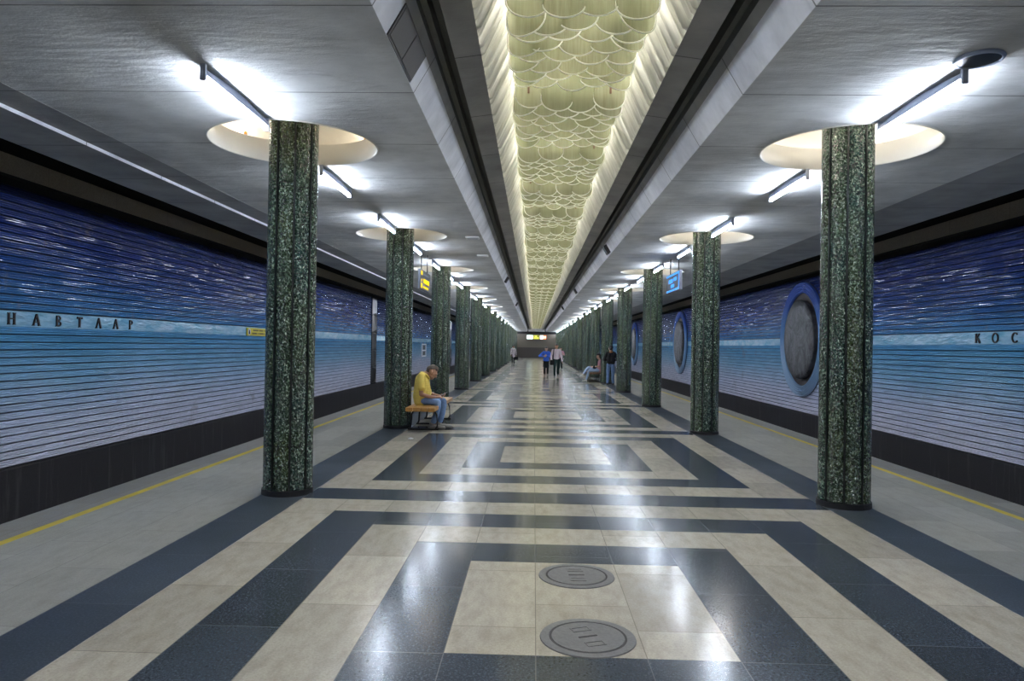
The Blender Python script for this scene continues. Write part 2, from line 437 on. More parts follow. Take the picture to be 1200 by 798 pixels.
# ------------------------------------------------------------------ ceiling with round recess openings
HR = .862; HX = 2.89; HY0 = Z0-.09
XI, XO = 1.36, 4.74
KS = range(-2, 16)
V = []; F = []; I = []
def quad(pts, m): 
    b = len(V); V.extend(pts); F.append(tuple(range(b, b+len(pts)))); I.append(m)
for s in (-1, 1):
    for k in KS:
        cy = HY0+P*k; y0, y1 = cy-P/2, cy+P/2
        cx = s*HX; x0, x1 = (XI, XO) if s > 0 else (-XO, -XI)
        angs = sorted({2*PI*i/64 for i in range(64)} | {math.atan2(yy-cy, xx-cx) % (2*PI) for xx in (x0, x1) for yy in (y0, y1)})
        def outer(a):
            c, sn = math.cos(a), math.sin(a); ts = []
            if abs(c) > 1e-9: ts.append(((x1 if c > 0 else x0)-cx)/c)
            if abs(sn) > 1e-9: ts.append(((y1 if sn > 0 else y0)-cy)/sn)
            t = min(ts); return (cx+c*t, cy+sn*t, HC)
        for a, b in zip(angs, angs[1:]+[angs[0]+2*PI]):
            i0 = (cx+HR*math.cos(a), cy+HR*math.sin(a), HC); i1 = (cx+HR*math.cos(b), cy+HR*math.sin(b), HC)
            quad([i0, i1, outer(b), outer(a)], 0)
    # lip, canopy slab over the platform edge, its edge and the ceiling over the track
    lp = 3.699; sl = 3.662 if s < 0 else 3.699
    xb = 5.12
    for (xa, za, xc, zc, m) in ((XO, HC, XO, lp, 0), (XO, lp, xb, lp, 2), (xb, lp, xb, sl, 1), (xb, sl, 5.86, sl, 2), (5.86, sl, 5.86, sl+.08, 4), (5.86, sl+.08, 5.86, 4.72, 4), (5.86, 4.72, 8.1, 4.72, 4),
                            (XI, HC, 1.23, 3.92, 1), (1.23, 3.92, 1.185, 4.0, 3), (1.185, 4.0, 1.185, 4.08, 4), (1.185, 4.08, 1.135, 4.08, 4), (1.135, 4.08, 1.135, 4.2, 4), (1.135, 4.2, 1.02, 4.2, 4),
                            (1.02, 4.2, 1.02, 3.99, 4), (1.02, 3.99, .80, 4.02, 3), (.565, 4.53, .565, 4.68, 5), (.565, 4.68, 0, 4.68, 5)):
        quad([(s*xa, YB, za), (s*xc, YB, zc), (s*xc, YE, zc), (s*xa, YE, za)], m)
struct(add_mesh('ceiling', V, F, [M_ceil, M_cove, M_slab, M_beam, M_groove, M_trough], idx=I))
# pleated sides of the trough
for s in (-1, 1):
    V = []; F = []; ny = int((YE-YB)/.03)
    rnd = random.Random(3+s); ph = 0
    nx, nz = math.cos(math.atan2(.235, .51)), math.sin(math.atan2(.235, .51))
    for i in range(ny+1):
        y = YB+(YE-YB)*i/ny
        ph += .03*2*PI/(.13+.05*math.sin(i*.13)+.02*math.sin(i*.61))
        d = .020*math.sin(ph)+.010*math.sin(ph*.37+1)
        d *= 1.5
        V += [(s*.80, y, 4.02), (s*(.79-d*nx*.7), y, 4.04-d*nz*.7), (s*(.565-d*nx), y, 4.54)]
    F = [(3*i+q, 3*i+1+q, 3*i+4+q, 3*i+3+q) for i in range(ny) for q in (0, 1)]
    struct(add_mesh('trim_5' if s < 0 else 'trim_6', V, F, M_pleat, smooth=True))

# ------------------------------------------------------------------ columns
NP = 8; CR = .262
SEAMS = [.06, .52, 1.42, 2.32, 3.22, 4.05]
def panel_bm():
    bm = bmesh.new(); na = 8
    for z0, z1 in zip(SEAMS, SEAMS[1:]):
        z0 += .003; z1 -= .003
        prev = None
        for i in range(na+1):
            u = -1+2*i/na; a = u*math.radians(20.6); r = CR-.026+.027*math.cos(u*PI/2)**.6 if abs(u) < 1 else CR-.030
            vs = [bm.verts.new((r*math.cos(a), r*math.sin(a), z)) for z in (z0, z1)]
            if prev: bm.faces.new((prev[0], vs[0], vs[1], prev[1]))
            prev = vs
    return bm
def ribs_bm():
    bm = bmesh.new()
    for k in range(1):
        a = 0; c = CR-.022
        box(bm, c-.012, c+.004, -.010, .010, .05, 4.05); box(bm, c, c+.008, -.003, .003, .05, 4.05)
    return bm
def base_bm():
    bm = bmesh.new(); cyl(bm, (0, 0, 0), (0, 0, .055), .268, .266, 48); return bm
def core_bm():
    bm = bmesh.new(); cyl(bm, (0, 0, .05), (0, 0, 4.06), CR-.034, None, 32); return bm
def make_column():
    t = thing('column', 'x', 'column')
    pn = obj('glass_panel', panel_bm(), M_glass, t, smooth=True); rb = obj('seam_strip', ribs_bm(), M_rib, t)
    for k in range(NP):
        for src, off in ((pn, 0.), (rb, .5)):
            o = src if k == 0 else src.copy()
            if k: C.objects.link(o); o.parent = t
            o.rotation_euler = (0, 0, 2*PI*(k+off)/NP+math.radians(0))
    obj('base_ring', base_bm(), M_base, t); obj('core', core_bm(), M_joint, t)
    return t
def make_far_column():
    t = thing('column', 'x', 'column')
    bm = bmesh.new()
    n = 48
    def ring(z): 
        out = []
        for i in range(n):
            a = 2*PI*i/n; u = ((a*NP/(2*PI)+.5) % 1)*2-1
            r = CR-.026+.027*math.cos(u*PI/2)**.6 if abs(u) < .999 else CR-.03
            out.append(bm.verts.new((r*math.cos(a), r*math.sin(a), z)))
        return out
    A, B = ring(.05), ring(4.05)
    for i in range(n): bm.faces.new((A[i], A[(i+1) % n], B[(i+1) % n], B[i]))
    obj('shaft', bm, M_glass, t, smooth=False); obj('base_ring', base_bm(), M_base, t)
    return t
near_c, far_c = None, None
for s, nm in ((-1, 'left'), (1, 'right')):
    for k in range(0, 16):
        if k < 9:
            o = make_column() if near_c is None else copy_tree(near_c); near_c = near_c or o
        else:
            o = make_far_column() if far_c is None else copy_tree(far_c); far_c = far_c or o
        o.location = (s*XC, Z0+P*k, 0)
        tag(o, f'green crumpled-glass column, {ordw(k+1)} from the front in the {nm} row', 'column', f'green columns of the {nm} row')

# ------------------------------------------------------------------ recesses in the ceiling around the columns
def make_recess(weak=False):
    t = thing('ceiling_recess', 'x', 'ceiling recess')
    bm = bmesh.new(); n = 64
    def ring(r, z): return [bm.verts.new((r*math.cos(2*PI*i/n), r*math.sin(2*PI*i/n), z)) for i in range(n)]
    R = [ring(HR+.012, -.004), ring(HR-.004, -.012), ring(HR-.010, .0), ring(HR-.010, .235), ring(HR+.015, .245)]
    for A, B in zip(R, R[1:]):
        for i in range(n): bm.faces.new((A[i], A[(i+1) % n], B[(i+1) % n], B[i]))
    obj('liner', bm, M_cream, t, smooth=True)
    bm = bmesh.new()
    R = [ring(HR+.01, .244), ring(1.06, .25), ring(1.07, .32), ring(1.0, .42), ring(.8, .50), ring(.5, .54), ring(.20, .55)]
    for A, B in zip(R, R[1:]):
        for i in range(n): bm.faces.new((A[i], A[(i+1) % n], B[(i+1) % n], B[i]))
    obj('dome', bm, M_white, t, smooth=True)
    for q in range(4):
        a = PI/4+q*PI/2+.15
        bm = bmesh.new(); sphere(bm, (0, 0, 0), .032, 10); bl = obj('bulb', bm, M_bulb2 if weak else M_bulb, t, smooth=True, loc=(.95*math.cos(a), .95*math.sin(a), .335))
        bm = bmesh.new(); cyl(bm, (0, 0, -.085), (0, 0, -.028), .022, .018, 12); obj('socket', bm, M_sock, bl)
    return t
rec = None
for s, nm in ((-1, 'left'), (1, 'right')):
    for k in range(0, 16):
        if s < 0 and k < 2: o = make_recess(True)
        else:
            o = make_recess() if rec is None else copy_tree(rec); rec = rec or o
        o.location = (s*HX, HY0+P*k, HC)
        tag(o, f'round cream-lined ceiling recess around the {ordw(k+1)} column from the front on the {nm}', 'ceiling recess', f'ceiling recesses on the {nm}')

# ------------------------------------------------------------------ fluorescent battens
LL = 1.24
def make_batten():
    t = thing('batten_lamp', 'x', 'lamp')
    bm = bmesh.new(); box(bm, -.022, .022, -LL/2, LL/2, -.080, -.045, .004); obj('housing', bm, M_lamp, t)
    h = [(-LL/2, .008), (-.1, .045), (.1, .045), (LL/2, .008)]
    bm = bmesh.new()
    A = [bm.verts.new((x, y, -.045)) for x in (-.018, .018) for y, _ in h]; B = [bm.verts.new((x*.7, y, -.045+z)) for x in (-.018, .018) for y, z in h]
    for i in range(3):
        for f in ((A[i], A[i+1], B[i+1], B[i]), (A[4+i], A[5+i], B[5+i], B[4+i]), (B[i], B[i+1], B[5+i], B[4+i]), (A[i], A[i+1], A[5+i], A[4+i])): bm.faces.new(f)
    bm.faces.new((A[0], A[4], B[4], B[0])); bm.faces.new((A[3], A[7], B[7], B[3]))
    obj('ballast_cover', bm, M_lamp, t)
    bm = bmesh.new(); cyl(bm, (0, -LL/2+.03, -.105), (0, LL/2-.03, -.105), .014, None, 10); obj('tube', bm, M_tube, t, smooth=False)
    for q in (-1, 1):
        bm = bmesh.new(); box(bm, -.022, .022, q*(LL/2+.02)-.014, q*(LL/2+.02)+.014, -.125, -.0, .004); obj('lamp_holder', bm, M_holder, t)
    return t
bat = None
for s, nm in ((-1, 'left'), (1, 'right')):
    for k in range(-1, 16):
        for y, wd in ((Z0+P*k-1.60, 'in front of'), (Z0+P*k+1.40, 'behind')):
            if y < -3: continue
            o = make_batten() if bat is None else copy_tree(bat); bat = bat or o
            o.location = (2.80 if s > 0 else -2.86, y, HC)
            if k < 0: lab = f'fluorescent batten lamp on the {nm} ceiling, just {"before" if y > 0 else "behind"} the nearest edge of the view'
            else: lab = f'fluorescent batten lamp {wd} the {ordw(k+1)} column from the front on the {nm}'
            tag(o, lab, 'lamp', f'ceiling battens on the {nm}')
t = thing('ceiling_rose', 'round dark ceiling plate at the near end of the first right batten lamp', 'ceiling plate', (2.80, 5.13, HC))
bm = bmesh.new(); pipe(bm, [(.145*math.cos(a), .145*math.sin(a), -.012) for a in [2*PI*i/32 for i in range(33)]], .016, 6); obj('rim', bm, M_lamp, t, smooth=True)
bm = bmesh.new(); cyl(bm, (0, 0, -.02), (0, 0, 0), .135, None, 32); obj('plate', bm, M_darkmetal, t)
# ------------------------------------------------------------------ trough strip lights
def make_strip():
    t = thing('strip_light', 'x', 'strip light')
    bm = bmesh.new(); cyl(bm, (0, -P/4+.05, 0), (0, P/4-.05, 0), .014, None, 8); obj('tube', bm, M_strip, t)
    bm = bmesh.new(); box(bm, -.018, .018, -P/4+.03, P/4-.03, .016, .05); obj('housing', bm, M_plate, t)
    return t
st = None
for x, nm in ((-.47, 'left side'), (0, 'middle'), (.47, 'right side')):
    for i in range(32):
        y = 3.2+P/2*i
        if y > YE-1: continue
        o = make_strip() if st is None else copy_tree(st); st = st or o
        o.location = (x, y, 4.605 if x else 4.625)
        tag(o, f'white strip light along the {nm} of the central ceiling trough, {ordw(i+1)} from the front', 'strip light', 'strip lights in the trough')

# ------------------------------------------------------------------ chandelier of glass scales
SW, SH = .166, .40
def scale_geo(bm, cx=0, cy=0, cz=0, tilt=0., swing=0., flip=1):
    """one hanging scale: rounded lower end, bowed, with a pale thick rim; origin at its top edge middle"""
    nu, nv = 10, 9; rows = []
    rot = Matrix.Rotation(tilt, 4, 'X') @ Matrix.Rotation(swing, 4, 'Z')
    for j in range(nv+1):
        t = j/nv
        if t < .5: z = -(SH-SW)*(t/.5); wd = SW
        else:
            a = (t-.5)/.5*PI/2; z = -(SH-SW)-SW*math.sin(a); wd = max(SW*math.cos(a), .004)
        row = []
        for i in range(nu+1):
            u = -1+2*i/nu; x = u*wd
            y = -.050*(1-(x/SW)**2)-.02*t
            row.append(bm.verts.new(rot @ Vector((x, y, z))+Vector((cx, cy, cz))))
        rows.append(row)
    for A, B in zip(rows, rows[1:]):
        for i in range(nu):
            f = bm.faces.new((A[i], A[i+1], B[i+1], B[i])); f.smooth = True
    # rim along the lower outline, its edge glow put into the white colour
    n0 = len(bm.faces); q = 16; zc = -(SH-SW)
    def onface(x, z): return rot @ Vector((x, -.050*(1-(x/SW)**2)-.02*min(1, max(0, .5+.5*(zc-z)/SW))-.003, z))+Vector((cx, cy, cz))
    path = [(-SW, zc+.08)]+[(-SW*math.cos(PI*i/q), zc-SW*math.sin(PI*i/q)) for i in range(q+1)]+[(SW, zc+.08)]
    pipe(bm, [onface(*p) for p in path], .0075, 5)
    bm.faces.ensure_lookup_table()
    for f in bm.faces[n0:]: f.material_index = 1; f.smooth = True
CL = P/3
NR = 8
def slots(rnd):
    out = []
    for r in range(NR):
        y = (r+.5)*CL/NR
        z = 4.02+.13*(r/(NR-1))
        xs_ = (-.40, -.135, .135, .40) if r % 2 == 0 else (-.43, -.26, 0, .26, .43)
        for x in xs_:
            out.append((x+rnd.uniform(-.02, .02), y+rnd.uniform(-.015, .015), min(z+SH+.02*abs(x)+rnd.uniform(-.03, .03), 4.575), rnd.uniform(-.10, .03), rnd.uniform(-.12, .12)-(.4 if x < -.42 else 0)+(.4 if x > .42 else 0)))
    return out
bm = bmesh.new(); scale_geo(bm); sc_src = obj('glass_scale', bm, [M_scale, M_rim], fix=False)
def rail_bm():
    bm = bmesh.new()
    for x in (-.3, .3): box(bm, x-.012, x+.012, .02, CL-.02, 4.655, 4.68)
    return bm
def bracket_bm():
    bm = bmesh.new(); box(bm, -.010, .010, -.012, .0, -.16, .03, .003); return bm
rail0 = br0 = None; first = True
far0 = None
for i in range(-1, 46):
    y = 5.22+CL*i
    if y+CL > YE: break
    t = thing('chandelier', f'hanging yellow-green glass scale chandelier section, {ordw(i+2)} from the front under the central trough', 'chandelier', (0, y, 0), 0, 'chandelier sections along the trough')
    rnd = random.Random(100+i)
    if rail0 is None: rail0 = obj('rail', rail_bm(), M_darkmetal, t)
    else:
        c = rail0.copy(); C.objects.link(c); c.parent = t
    if i < 13:
        for (x, yy, z, tl, sw) in slots(rnd):
            if first: c = sc_src; first = False
            else: c = sc_src.copy(); C.objects.link(c)
            c.parent = t; c.location = (x, yy, z); c.rotation_euler = (tl, 0, sw)
    else:
        if far0 is None:
            bm = bmesh.new()
            for (x, yy, z, tl, sw) in slots(rnd): scale_geo(bm, x, yy, z, tl, sw)
            far0 = obj('glass_scales', bm, [M_scale, M_rim], t, fix=False)
        else:
            c = far0.copy(); C.objects.link(c); c.parent = t
    for x in (-.42, .42):
        if br0 is None: br0 = obj('bracket', bracket_bm(), M_rust, t); c = br0
        else: c = br0.copy(); C.objects.link(c); c.parent = t
        c.location = (x, .045, 4.36)

# ------------------------------------------------------------------ cove speakers, grille, ceiling plates
def cove_box(s, y, ln, name, label, cat, group=None):
    ang = math.atan2(.22, .13)
    t = thing(name, label, cat, (s*1.295, y, 3.81), 0, group)
    Rm = Matrix.Rotation(s*(-(PI/2-ang)) if False else 0, 4, 'Y')
    d = Vector((-s*.13, 0, .22)).normalized(); nrm = Vector((-s*d.z, 0, -abs(d.x))).normalized()
    def bxo(nm, hw, hl, h0, h1, m, par=t):
        bm = bmesh.new(); box(bm, -hw, hw, -hl, hl, h0, h1, .004)
        mt = Matrix((d, Vector((0, 1, 0)), nrm)).transposed().to_4x4()
        bmesh.ops.transform(bm, matrix=mt, verts=bm.verts); return obj(nm, bm, m, par)
    return t, bxo
t, bx = cove_box(-1, 5.22, .84, 'ventilation_grille', 'brown two-panel grille set in the white left cove near the front', 'grille')
bx('frame', .125, .44, 0, .012, M_grille)
for q in (-1, 1):
    f = bx('mesh_panel', .110, .20, .008, .018, M_grille); f.location = (0, q*.215, 0)
for s, y, wd in ((1, 16.0, 'nearest on the right'), (1, 28.0, 'second on the right'), (1, 40.3, 'third on the right'), (-1, 23.6, 'nearest on the left'), (-1, 37.2, 'second on the left')):
    t, bx = cove_box(s, y, .3, 'speaker', f'small brown speaker box on the white cove, {wd}', 'speaker', 'speakers on the coves')
    bx('housing', .10, .16, 0, .07, M_grille); bx('front_mesh', .08, .14, .068, .076, M_darkmetal)
for x, y, wd in ((-1.55, 13.77, 'nearest on the left'), (-1.55, 16.5, 'second on the left'), (1.53, 31.5, 'on the right')):
    t = thing('ceiling_sensor', f'small white oblong ceiling plate beside the cove, {wd}', 'ceiling plate', (x, y, HC), 0, 'white ceiling plates')
    bm = bmesh.new(); box(bm, -.13, .13, -.13, .13, -.03, 0, .008); obj('body', bm, M_plate, t)
    bm = bmesh.new(); box(bm, -.10, .10, -.02, .02, -.036, -.028, .003); obj('cover', bm, M_holder, t)

# ------------------------------------------------------------------ manhole covers
def manhole(y, rot, wd):
    t = thing('manhole_cover', f'round cast iron manhole cover in the floor, {wd}', 'manhole cover', (0, y, 0), rot, 'manhole covers')
    bm = bmesh.new(); n = 48
    def ring(r, z): return [bm.verts.new((r*math.cos(2*PI*i/n), r*math.sin(2*PI*i/n), z)) for i in range(n)]
    R = [ring(.265, .0), ring(.262, .006), ring(.215, .007), ring(.213, -.002)]
    for A, B in zip(R, R[1:]):
        for i in range(n): bm.faces.new((A[i], A[(i+1) % n], B[(i+1) % n], B[i]))
    obj('frame', bm, M_iron, t)
    bm = bmesh.new(); cyl(bm, (0, 0, .001), (0, 0, .003), .2145, None, 48); obj('gap', bm, M_irondark, t)
    bm = bmesh.new(); cyl(bm, (0, 0, .002), (0, 0, .008), .203, .200, 48); lid = obj('lid', bm, M_iron, t)
    bm = bmesh.new(); box(bm, -.055, .055, -.007, .007, .0075, .0095, .002); obj('handle_slot', bm, M_irondark, lid)
    for q in (-1, 1):
        bm = bmesh.new()
        for dx in (-.05, .05): box(bm, dx-.004, dx+.004, q*.10-.025, q*.10+.025, .007, .0105)
        box(bm, -.055, .055, q*.10-.028, q*.10-.022, .007, .0105); box(bm, -.055, .055, q*.10+.022, q*.10+.028, .007, .0105)
        obj('raised_mark', bm, M_iron, lid)
manhole(5.00, .05, 'the farther of the two'); manhole(3.945, .35, 'the nearer of the two')
bm = bmesh.new()
for q in range(7):
    a = q*.9; bmesh.ops.create_icosphere(bm, subdivisions=1, radius=.025, matrix=Matrix.Translation((.02*math.cos(a), .02*math.sin(a), .012)) @ Matrix.Diagonal((1.2, .8, .5, 1)))
o = obj('paper_scrap', bm, M_plate, loc=(-2.38, 11.98, 0)); tag(o, 'small crumpled white paper scrap lying on the floor before the seated man', 'litter')

# ------------------------------------------------------------------ wall things
def stroke(bm, a, b, wd, d=.02):
    a, b = Vector((a[0], 0, a[1])), Vector((b[0], 0, b[1])); t = (b-a).normalized(); nn = Vector((-t.z, 0, t.x))*wd/2
    q = [a-nn, b-nn, b+nn, a+nn]
    f = [bm.verts.new(p) for p in q]; g = [bm.verts.new(p+Vector((0, -d, 0))) for p in q]
    bm.faces.new(f); bm.faces.new(g[::-1])
    for i in range(4): bm.faces.new((f[i], f[(i+1) % 4], g[(i+1) % 4], g[i]))
def arc(bm, c, rx, rz, a0, a1, wd, n=14):
    pts = [(c[0]+rx*math.cos(a0+(a1-a0)*i/n), c[1]+rz*math.sin(a0+(a1-a0)*i/n)) for i in range(n+1)]
    for p, q in zip(pts, pts[1:]): stroke(bm, p, q, wd)
H_ = .175; T1, T2 = .032, .018
def letter(ch):
    bm = bmesh.new(); h = H_
    def serif(x, z): stroke(bm, (x-.026, z+(.005 if z < .1 else -.005)), (x+.026, z+(.005 if z < .1 else -.005)), .010)
    if ch == 'Н':
        for x in (-.055, .055): stroke(bm, (x, 0), (x, h), T1); serif(x, 0); serif(x, h)
        stroke(bm, (-.055, h/2), (.055, h/2), T2)
    elif ch in 'АΛ':
        stroke(bm, (-.065, 0), (0, h), T2); stroke(bm, (.065, 0), (0, h), T1); serif(-.065, 0); serif(.065, 0)
        if ch == 'А': stroke(bm, (-.04, .055), (.045, .055), T2*.8)
    elif ch in 'ВР':
        stroke(bm, (-.045, 0), (-.045, h), T1); serif(-.05, 0); 
        arc(bm, (-.03, h*.75), .06, h*.25-.007, -PI/2, PI/2, T2)
        stroke(bm, (-.045, h-.007), (-.03, h-.007), T2*.8); stroke(bm, (-.045, h*.5), (-.03, h*.5), T2*.8)
        if ch == 'В': arc(bm, (-.03, h*.26), .07, h*.26-.007, -PI/2, PI/2, T2); stroke(bm, (-.045, .007), (-.03, .007), T2*.8)
    elif ch == 'Т':
        stroke(bm, (0, 0), (0, h), T1); stroke(bm, (-.06, h-.008), (.06, h-.008), T2); serif(0, 0); stroke(bm, (-.06, h), (-.06, h-.035), .012); stroke(bm, (.06, h), (.06, h-.035), .012)
    elif ch == 'К':
        stroke(bm, (-.05, 0), (-.05, h), T1); stroke(bm, (-.04, h*.48), (.05, h), T2); stroke(bm, (-.02, h*.58), (.06, 0), T1*.9); serif(-.05, 0); serif(-.05, h)
    elif ch == 'О': arc(bm, (0, h/2), .075, h/2-.006, 0, 2*PI, T2*1.2, 24)
    elif ch == 'С': arc(bm, (0, h/2), .075, h/2-.006, .75, 2*PI-.75, T2*1.2, 20)
    return bm
NAMES = {'Н': 'H-shaped', 'А': 'A-shaped', 'В': 'B-shaped', 'Т': 'T-shaped', 'Λ': 'crossbarless pointed', 'Р': 'P-shaped', 'К': 'K-shaped', 'О': 'round O', 'С': 'open round C'}
ZL = {0: 1.795}
for i, (ch, y) in enumerate(zip('НАВТΛАР', (10.16, 10.68, 11.20, 11.72, 12.24, 12.75, 13.25))):
    o = obj('wall_letter', letter(ch), M_letter, loc=(-7.965, y, 1.795)); o.rotation_euler = (0, 0, PI/2)
    pl = {1: ' before the B', 5: ' before the P'}.get(i, '')
    tag(o, f'dark metal {NAMES[ch]} letter on the left wall band{pl}', 'letter', 'letters on the left wall')
for ch, y in (('К', 13.55), ('О', 13.05), ('С', 12.52)):
    o = obj('wall_letter', letter(ch), M_letter, loc=(7.965, y, 1.80)); o.rotation_euler = (0, 0, -PI/2)
    tag(o, f'dark metal {NAMES[ch]} letter on the pale band of the right wall', 'letter', 'letters on the right wall')

# medallions on the right wall
def medallion(y, wd):
    t = thing('medallion', f'dark medallion in a blue ringed frame, right wall, {wd}', 'medallion', (8.0, y, 1.95), 0, 'wall medallions')
    bm = bmesh.new(); n = 72; prof = []
    for k in range(5):
        r = 1.42+k*.068
        for q in range(6): prof.append((r+.068*q/5, .07+.085*math.sin(PI*q/5)**.8 if 0 < q < 5 else .07))
    prof = [(1.415, .0)]+prof+[(1.765, .02)]
    R = [[bm.verts.new((-d, r*math.cos(2*PI*i/n), r*math.sin(2*PI*i/n))) for i in range(n)] for r, d in prof]
    for A, B in zip(R, R[1:]):
        for i in range(n):
            f = bm.faces.new((A[i], A[(i+1) % n], B[(i+1) % n], B[i])); f.material_index = 1 if R.index(A) % 6 == 0 else 0
    obj('ring_frame', bm, [M_tile2, M_joint2], t, smooth=True)
    bm = bmesh.new()
    R = [[bm.verts.new((-d, r*math.cos(2*PI*i/n), r*math.sin(2*PI*i/n))) for i in range(n)] for r, d in ((1.42, .055), (1.41, .045), (1.30, .042), (.05, .042))]
    for A, B in zip(R, R[1:]):
        for i in range(n): bm.faces.new((A[i], A[(i+1) % n], B[(i+1) % n], B[i]))
    obj('dish', bm, M_dish, t)
    bm = bmesh.new()
    R = [[bm.verts.new((-d, r*math.cos(2*PI*i/n), r*math.sin(2*PI*i/n))) for i in range(n)] for r, d in ((1.19, .04), (1.215, .17), (1.20, .20), (1.0, .22), (.6, .24), (.3, .25), (.02, .25))]
    for A, B in zip(R, R[1:]):
        for i in range(n): bm.faces.new((A[i], A[(i+1) % n], B[(i+1) % n], B[i]))
    obj('relief_disc', bm, M_medal, t, smooth=True)
def tile2():
    m, nt, out = new_mat('blue_ring_glaze'); n = N(nt); p, x, y, z = n.pos()
    col = n.ramp(n.range(z, .1, 3.75), [(0, (.34, .46, .62)), (.3, (.26, .42, .62)), (.55, (.11, .27, .55)), (.8, (.06, .13, .46)), (1, (.10, .16, .52))])
    n.bsdf(out, col, .2, 0, n.bump(n.noise(p, 12, 3), .2, .01), .6); return m
M_tile2 = tile2()
for i, wd in enumerate(('nearest, partly behind the first right column', 'second from the front', 'third from the front', 'fourth from the front', 'fifth and farthest')): medallion(22.2+18.28*i, wd)

# piers of folded sheet metal on the left wall
for y, wd in ((33.7, 'nearer one, between first and second columns'), (64.7, 'farther one')):
    t = thing('wall_pier', f'dark strip of faceted metal on the left wall, {wd}', 'wall panel', (-8.0, y, -.30), 0, 'metal strips on the left wall')
    bm = bmesh.new(); box(bm, .0, .06, -.52, .52, 0, 4.1); obj('backing', bm, M_black, t)
    for q in range(5):
        z0 = .04+q*.81; bm = bmesh.new()
        a = [bm.verts.new(c) for c in ((.06, -.45, z0), (.06, .45, z0), (.06, .45, z0+.78), (.06, -.45, z0+.78))]; c = bm.verts.new((.17, 0, z0+.66)); d = bm.verts.new((.14, 0, z0+.1))
        for f in ((a[0], a[1], d), (a[1], a[2], c, d), (a[2], a[3], c), (a[3], a[0], d, c)): bm.faces.new(f)
        obj('facet_panel', bm, M_sheet, t)

# notices on the left wall
M_ysign = simple('yellow_sign', (.72, .60, .02), .45, var=.05); M_ink = simple('black_ink', (.02, .02, .02), .6); M_wp = simple('white_print', (.75, .75, .75), .5)
def wall_notice(y0, y1, z0, z1, label):
    t = thing('warning_sign', label, 'sign', (-7.96, (y0+y1)/2, z0), 0, 'yellow warning signs')
    hw = (y1-y0)/2; h = z1-z0
    bm = bmesh.new(); box(bm, 0, .02, -hw, hw, 0, h, .003); obj('plate', bm, M_ysign, t)
    bm = bmesh.new(); cyl(bm, (.019, -hw+.15, h/2), (.023, -hw+.15, h/2), h*.42, None, 24); o = obj('pictogram', bm, M_wp, t)
    bm = bmesh.new(); cyl(bm, (.022, -hw+.15, h/2+.02), (.026, -hw+.15, h/2+.02), h*.14, None, 12); box(bm, .022, .026, -hw+.11, -hw+.19, h*.2, h*.48); obj('figure', bm, M_ink, o)
    bm = bmesh.new(); rn = random.Random(5)
    for r in range(2):
        y = -hw+.34+.07*(1-r)
        while y < hw-.16:
            wl = rn.uniform(.03, .05); box(bm, .019, .022, y, y+wl, h*(.60-.40*r), h*(.60-.40*r)+h*.2); y += wl+(.06 if rn.random() < .2 else .018)
    obj('lettering', bm, M_ink, t)
wall_notice(18.66, 20.32, 1.765, 1.975, 'long yellow warning sign on the left wall band behind the first column')
wall_notice(37.0, 38.6, 1.765, 1.975, 'small far yellow warning sign on the left wall beyond the metal strip')
t = thing('wall_poster', 'upright white-framed notice on the left wall between the second and third columns', 'notice', (-7.96, 49.1, .78))
bm = bmesh.new()
for b in ((-.95, .95, 0, .06), (-.95, .95, .82, .88), (-.95, -.86, 0, .88), (.86, .95, 0, .88), (-.95, .95, .40, .45)): box(bm, 0, .03, b[0], b[1], b[2], b[3])
obj('frame', bm, M_wp, t); bm = bmesh.new(); box(bm, 0, .02, -.9, .9, .03, .85); obj('sheet', bm, simple('blue_grey_sheet', (.16, .20, .30), .4), t)
bm = bmesh.new(); box(bm, .02, .026, -.45, .45, .48, .78); box(bm, .02, .026, -.45, .45, .10, .36); obj('print', bm, M_ink, t)

# hanging signs
def hang_sign(name, label, x, y0, y1, z0, z1, rods):
    t = thing(name, label, 'sign', (x, (y0+y1)/2, HC)); hw = (y1-y0)/2
    bm = bmesh.new(); box(bm, -.03, .03, -hw, hw, z0-HC, z1-HC, .005); obj('panel', bm, simple('sign_grey_'+name, (.10, .105, .13), .4), t)
    for r in rods:
        bm = bmesh.new(); cyl(bm, (0, r, z1-HC), (0, r, 0), .012, None, 8); obj('rod', bm, M_darkmetal, t)
    return t, hw
M_yglow = emis('yellow_lit_print', (1.0, .62, .02), 1.0); M_bglow = emis('blue_lit_print', (.06, .28, 1.0), 1.1)
t, hw = hang_sign('direction_sign', 'grey hanging direction sign with yellow lettering by the second left column', -2.86, 15.5, 16.95, 2.83, 3.27, (-.455, .435))
def blocks(bm, x, y0, y1, z, h, flip, gap=.012, wl=.045):
    y = y0
    while y < y1-.01:
        e = min(y+wl, y1); box(bm, x-.003, x+.003, y, e, z, z+h); y = e+gap
bm = bmesh.new(); zz = 2.83-HC
for z, a, b, h in ((.155, -.30, .55, .10), (.045, -.30, .40, .045)): blocks(bm, .031, a, b, zz+z, h, 0)
obj('lettering', bm, M_yglow, t)
bm = bmesh.new()
for z, h in ((.315, .09), (.03, .10)): box(bm, .028, .034, -.66, -.47, zz+z, zz+z+h)
stroke_pts = ((.028, .034, -.64, -.50, .19, .205), (.028, .034, -.60, -.55, .165, .235))
for b in stroke_pts: box(bm, b[0], b[1], b[2], b[3], zz+b[4], zz+b[5])
obj('pictograms', bm, M_yglow, t)
bm = bmesh.new(); blocks(bm, .031, -.30, .45, zz+.33, .04, 0); obj('dim_lettering', bm, M_lamp, t)
t, hw = hang_sign('station_sign', 'grey hanging sign with blue border and blue lettering on the right', 2.86, 15.65, 17.17, 2.90, 3.33, (-.51, .43))
bm = bmesh.new(); zz = 2.90-HC
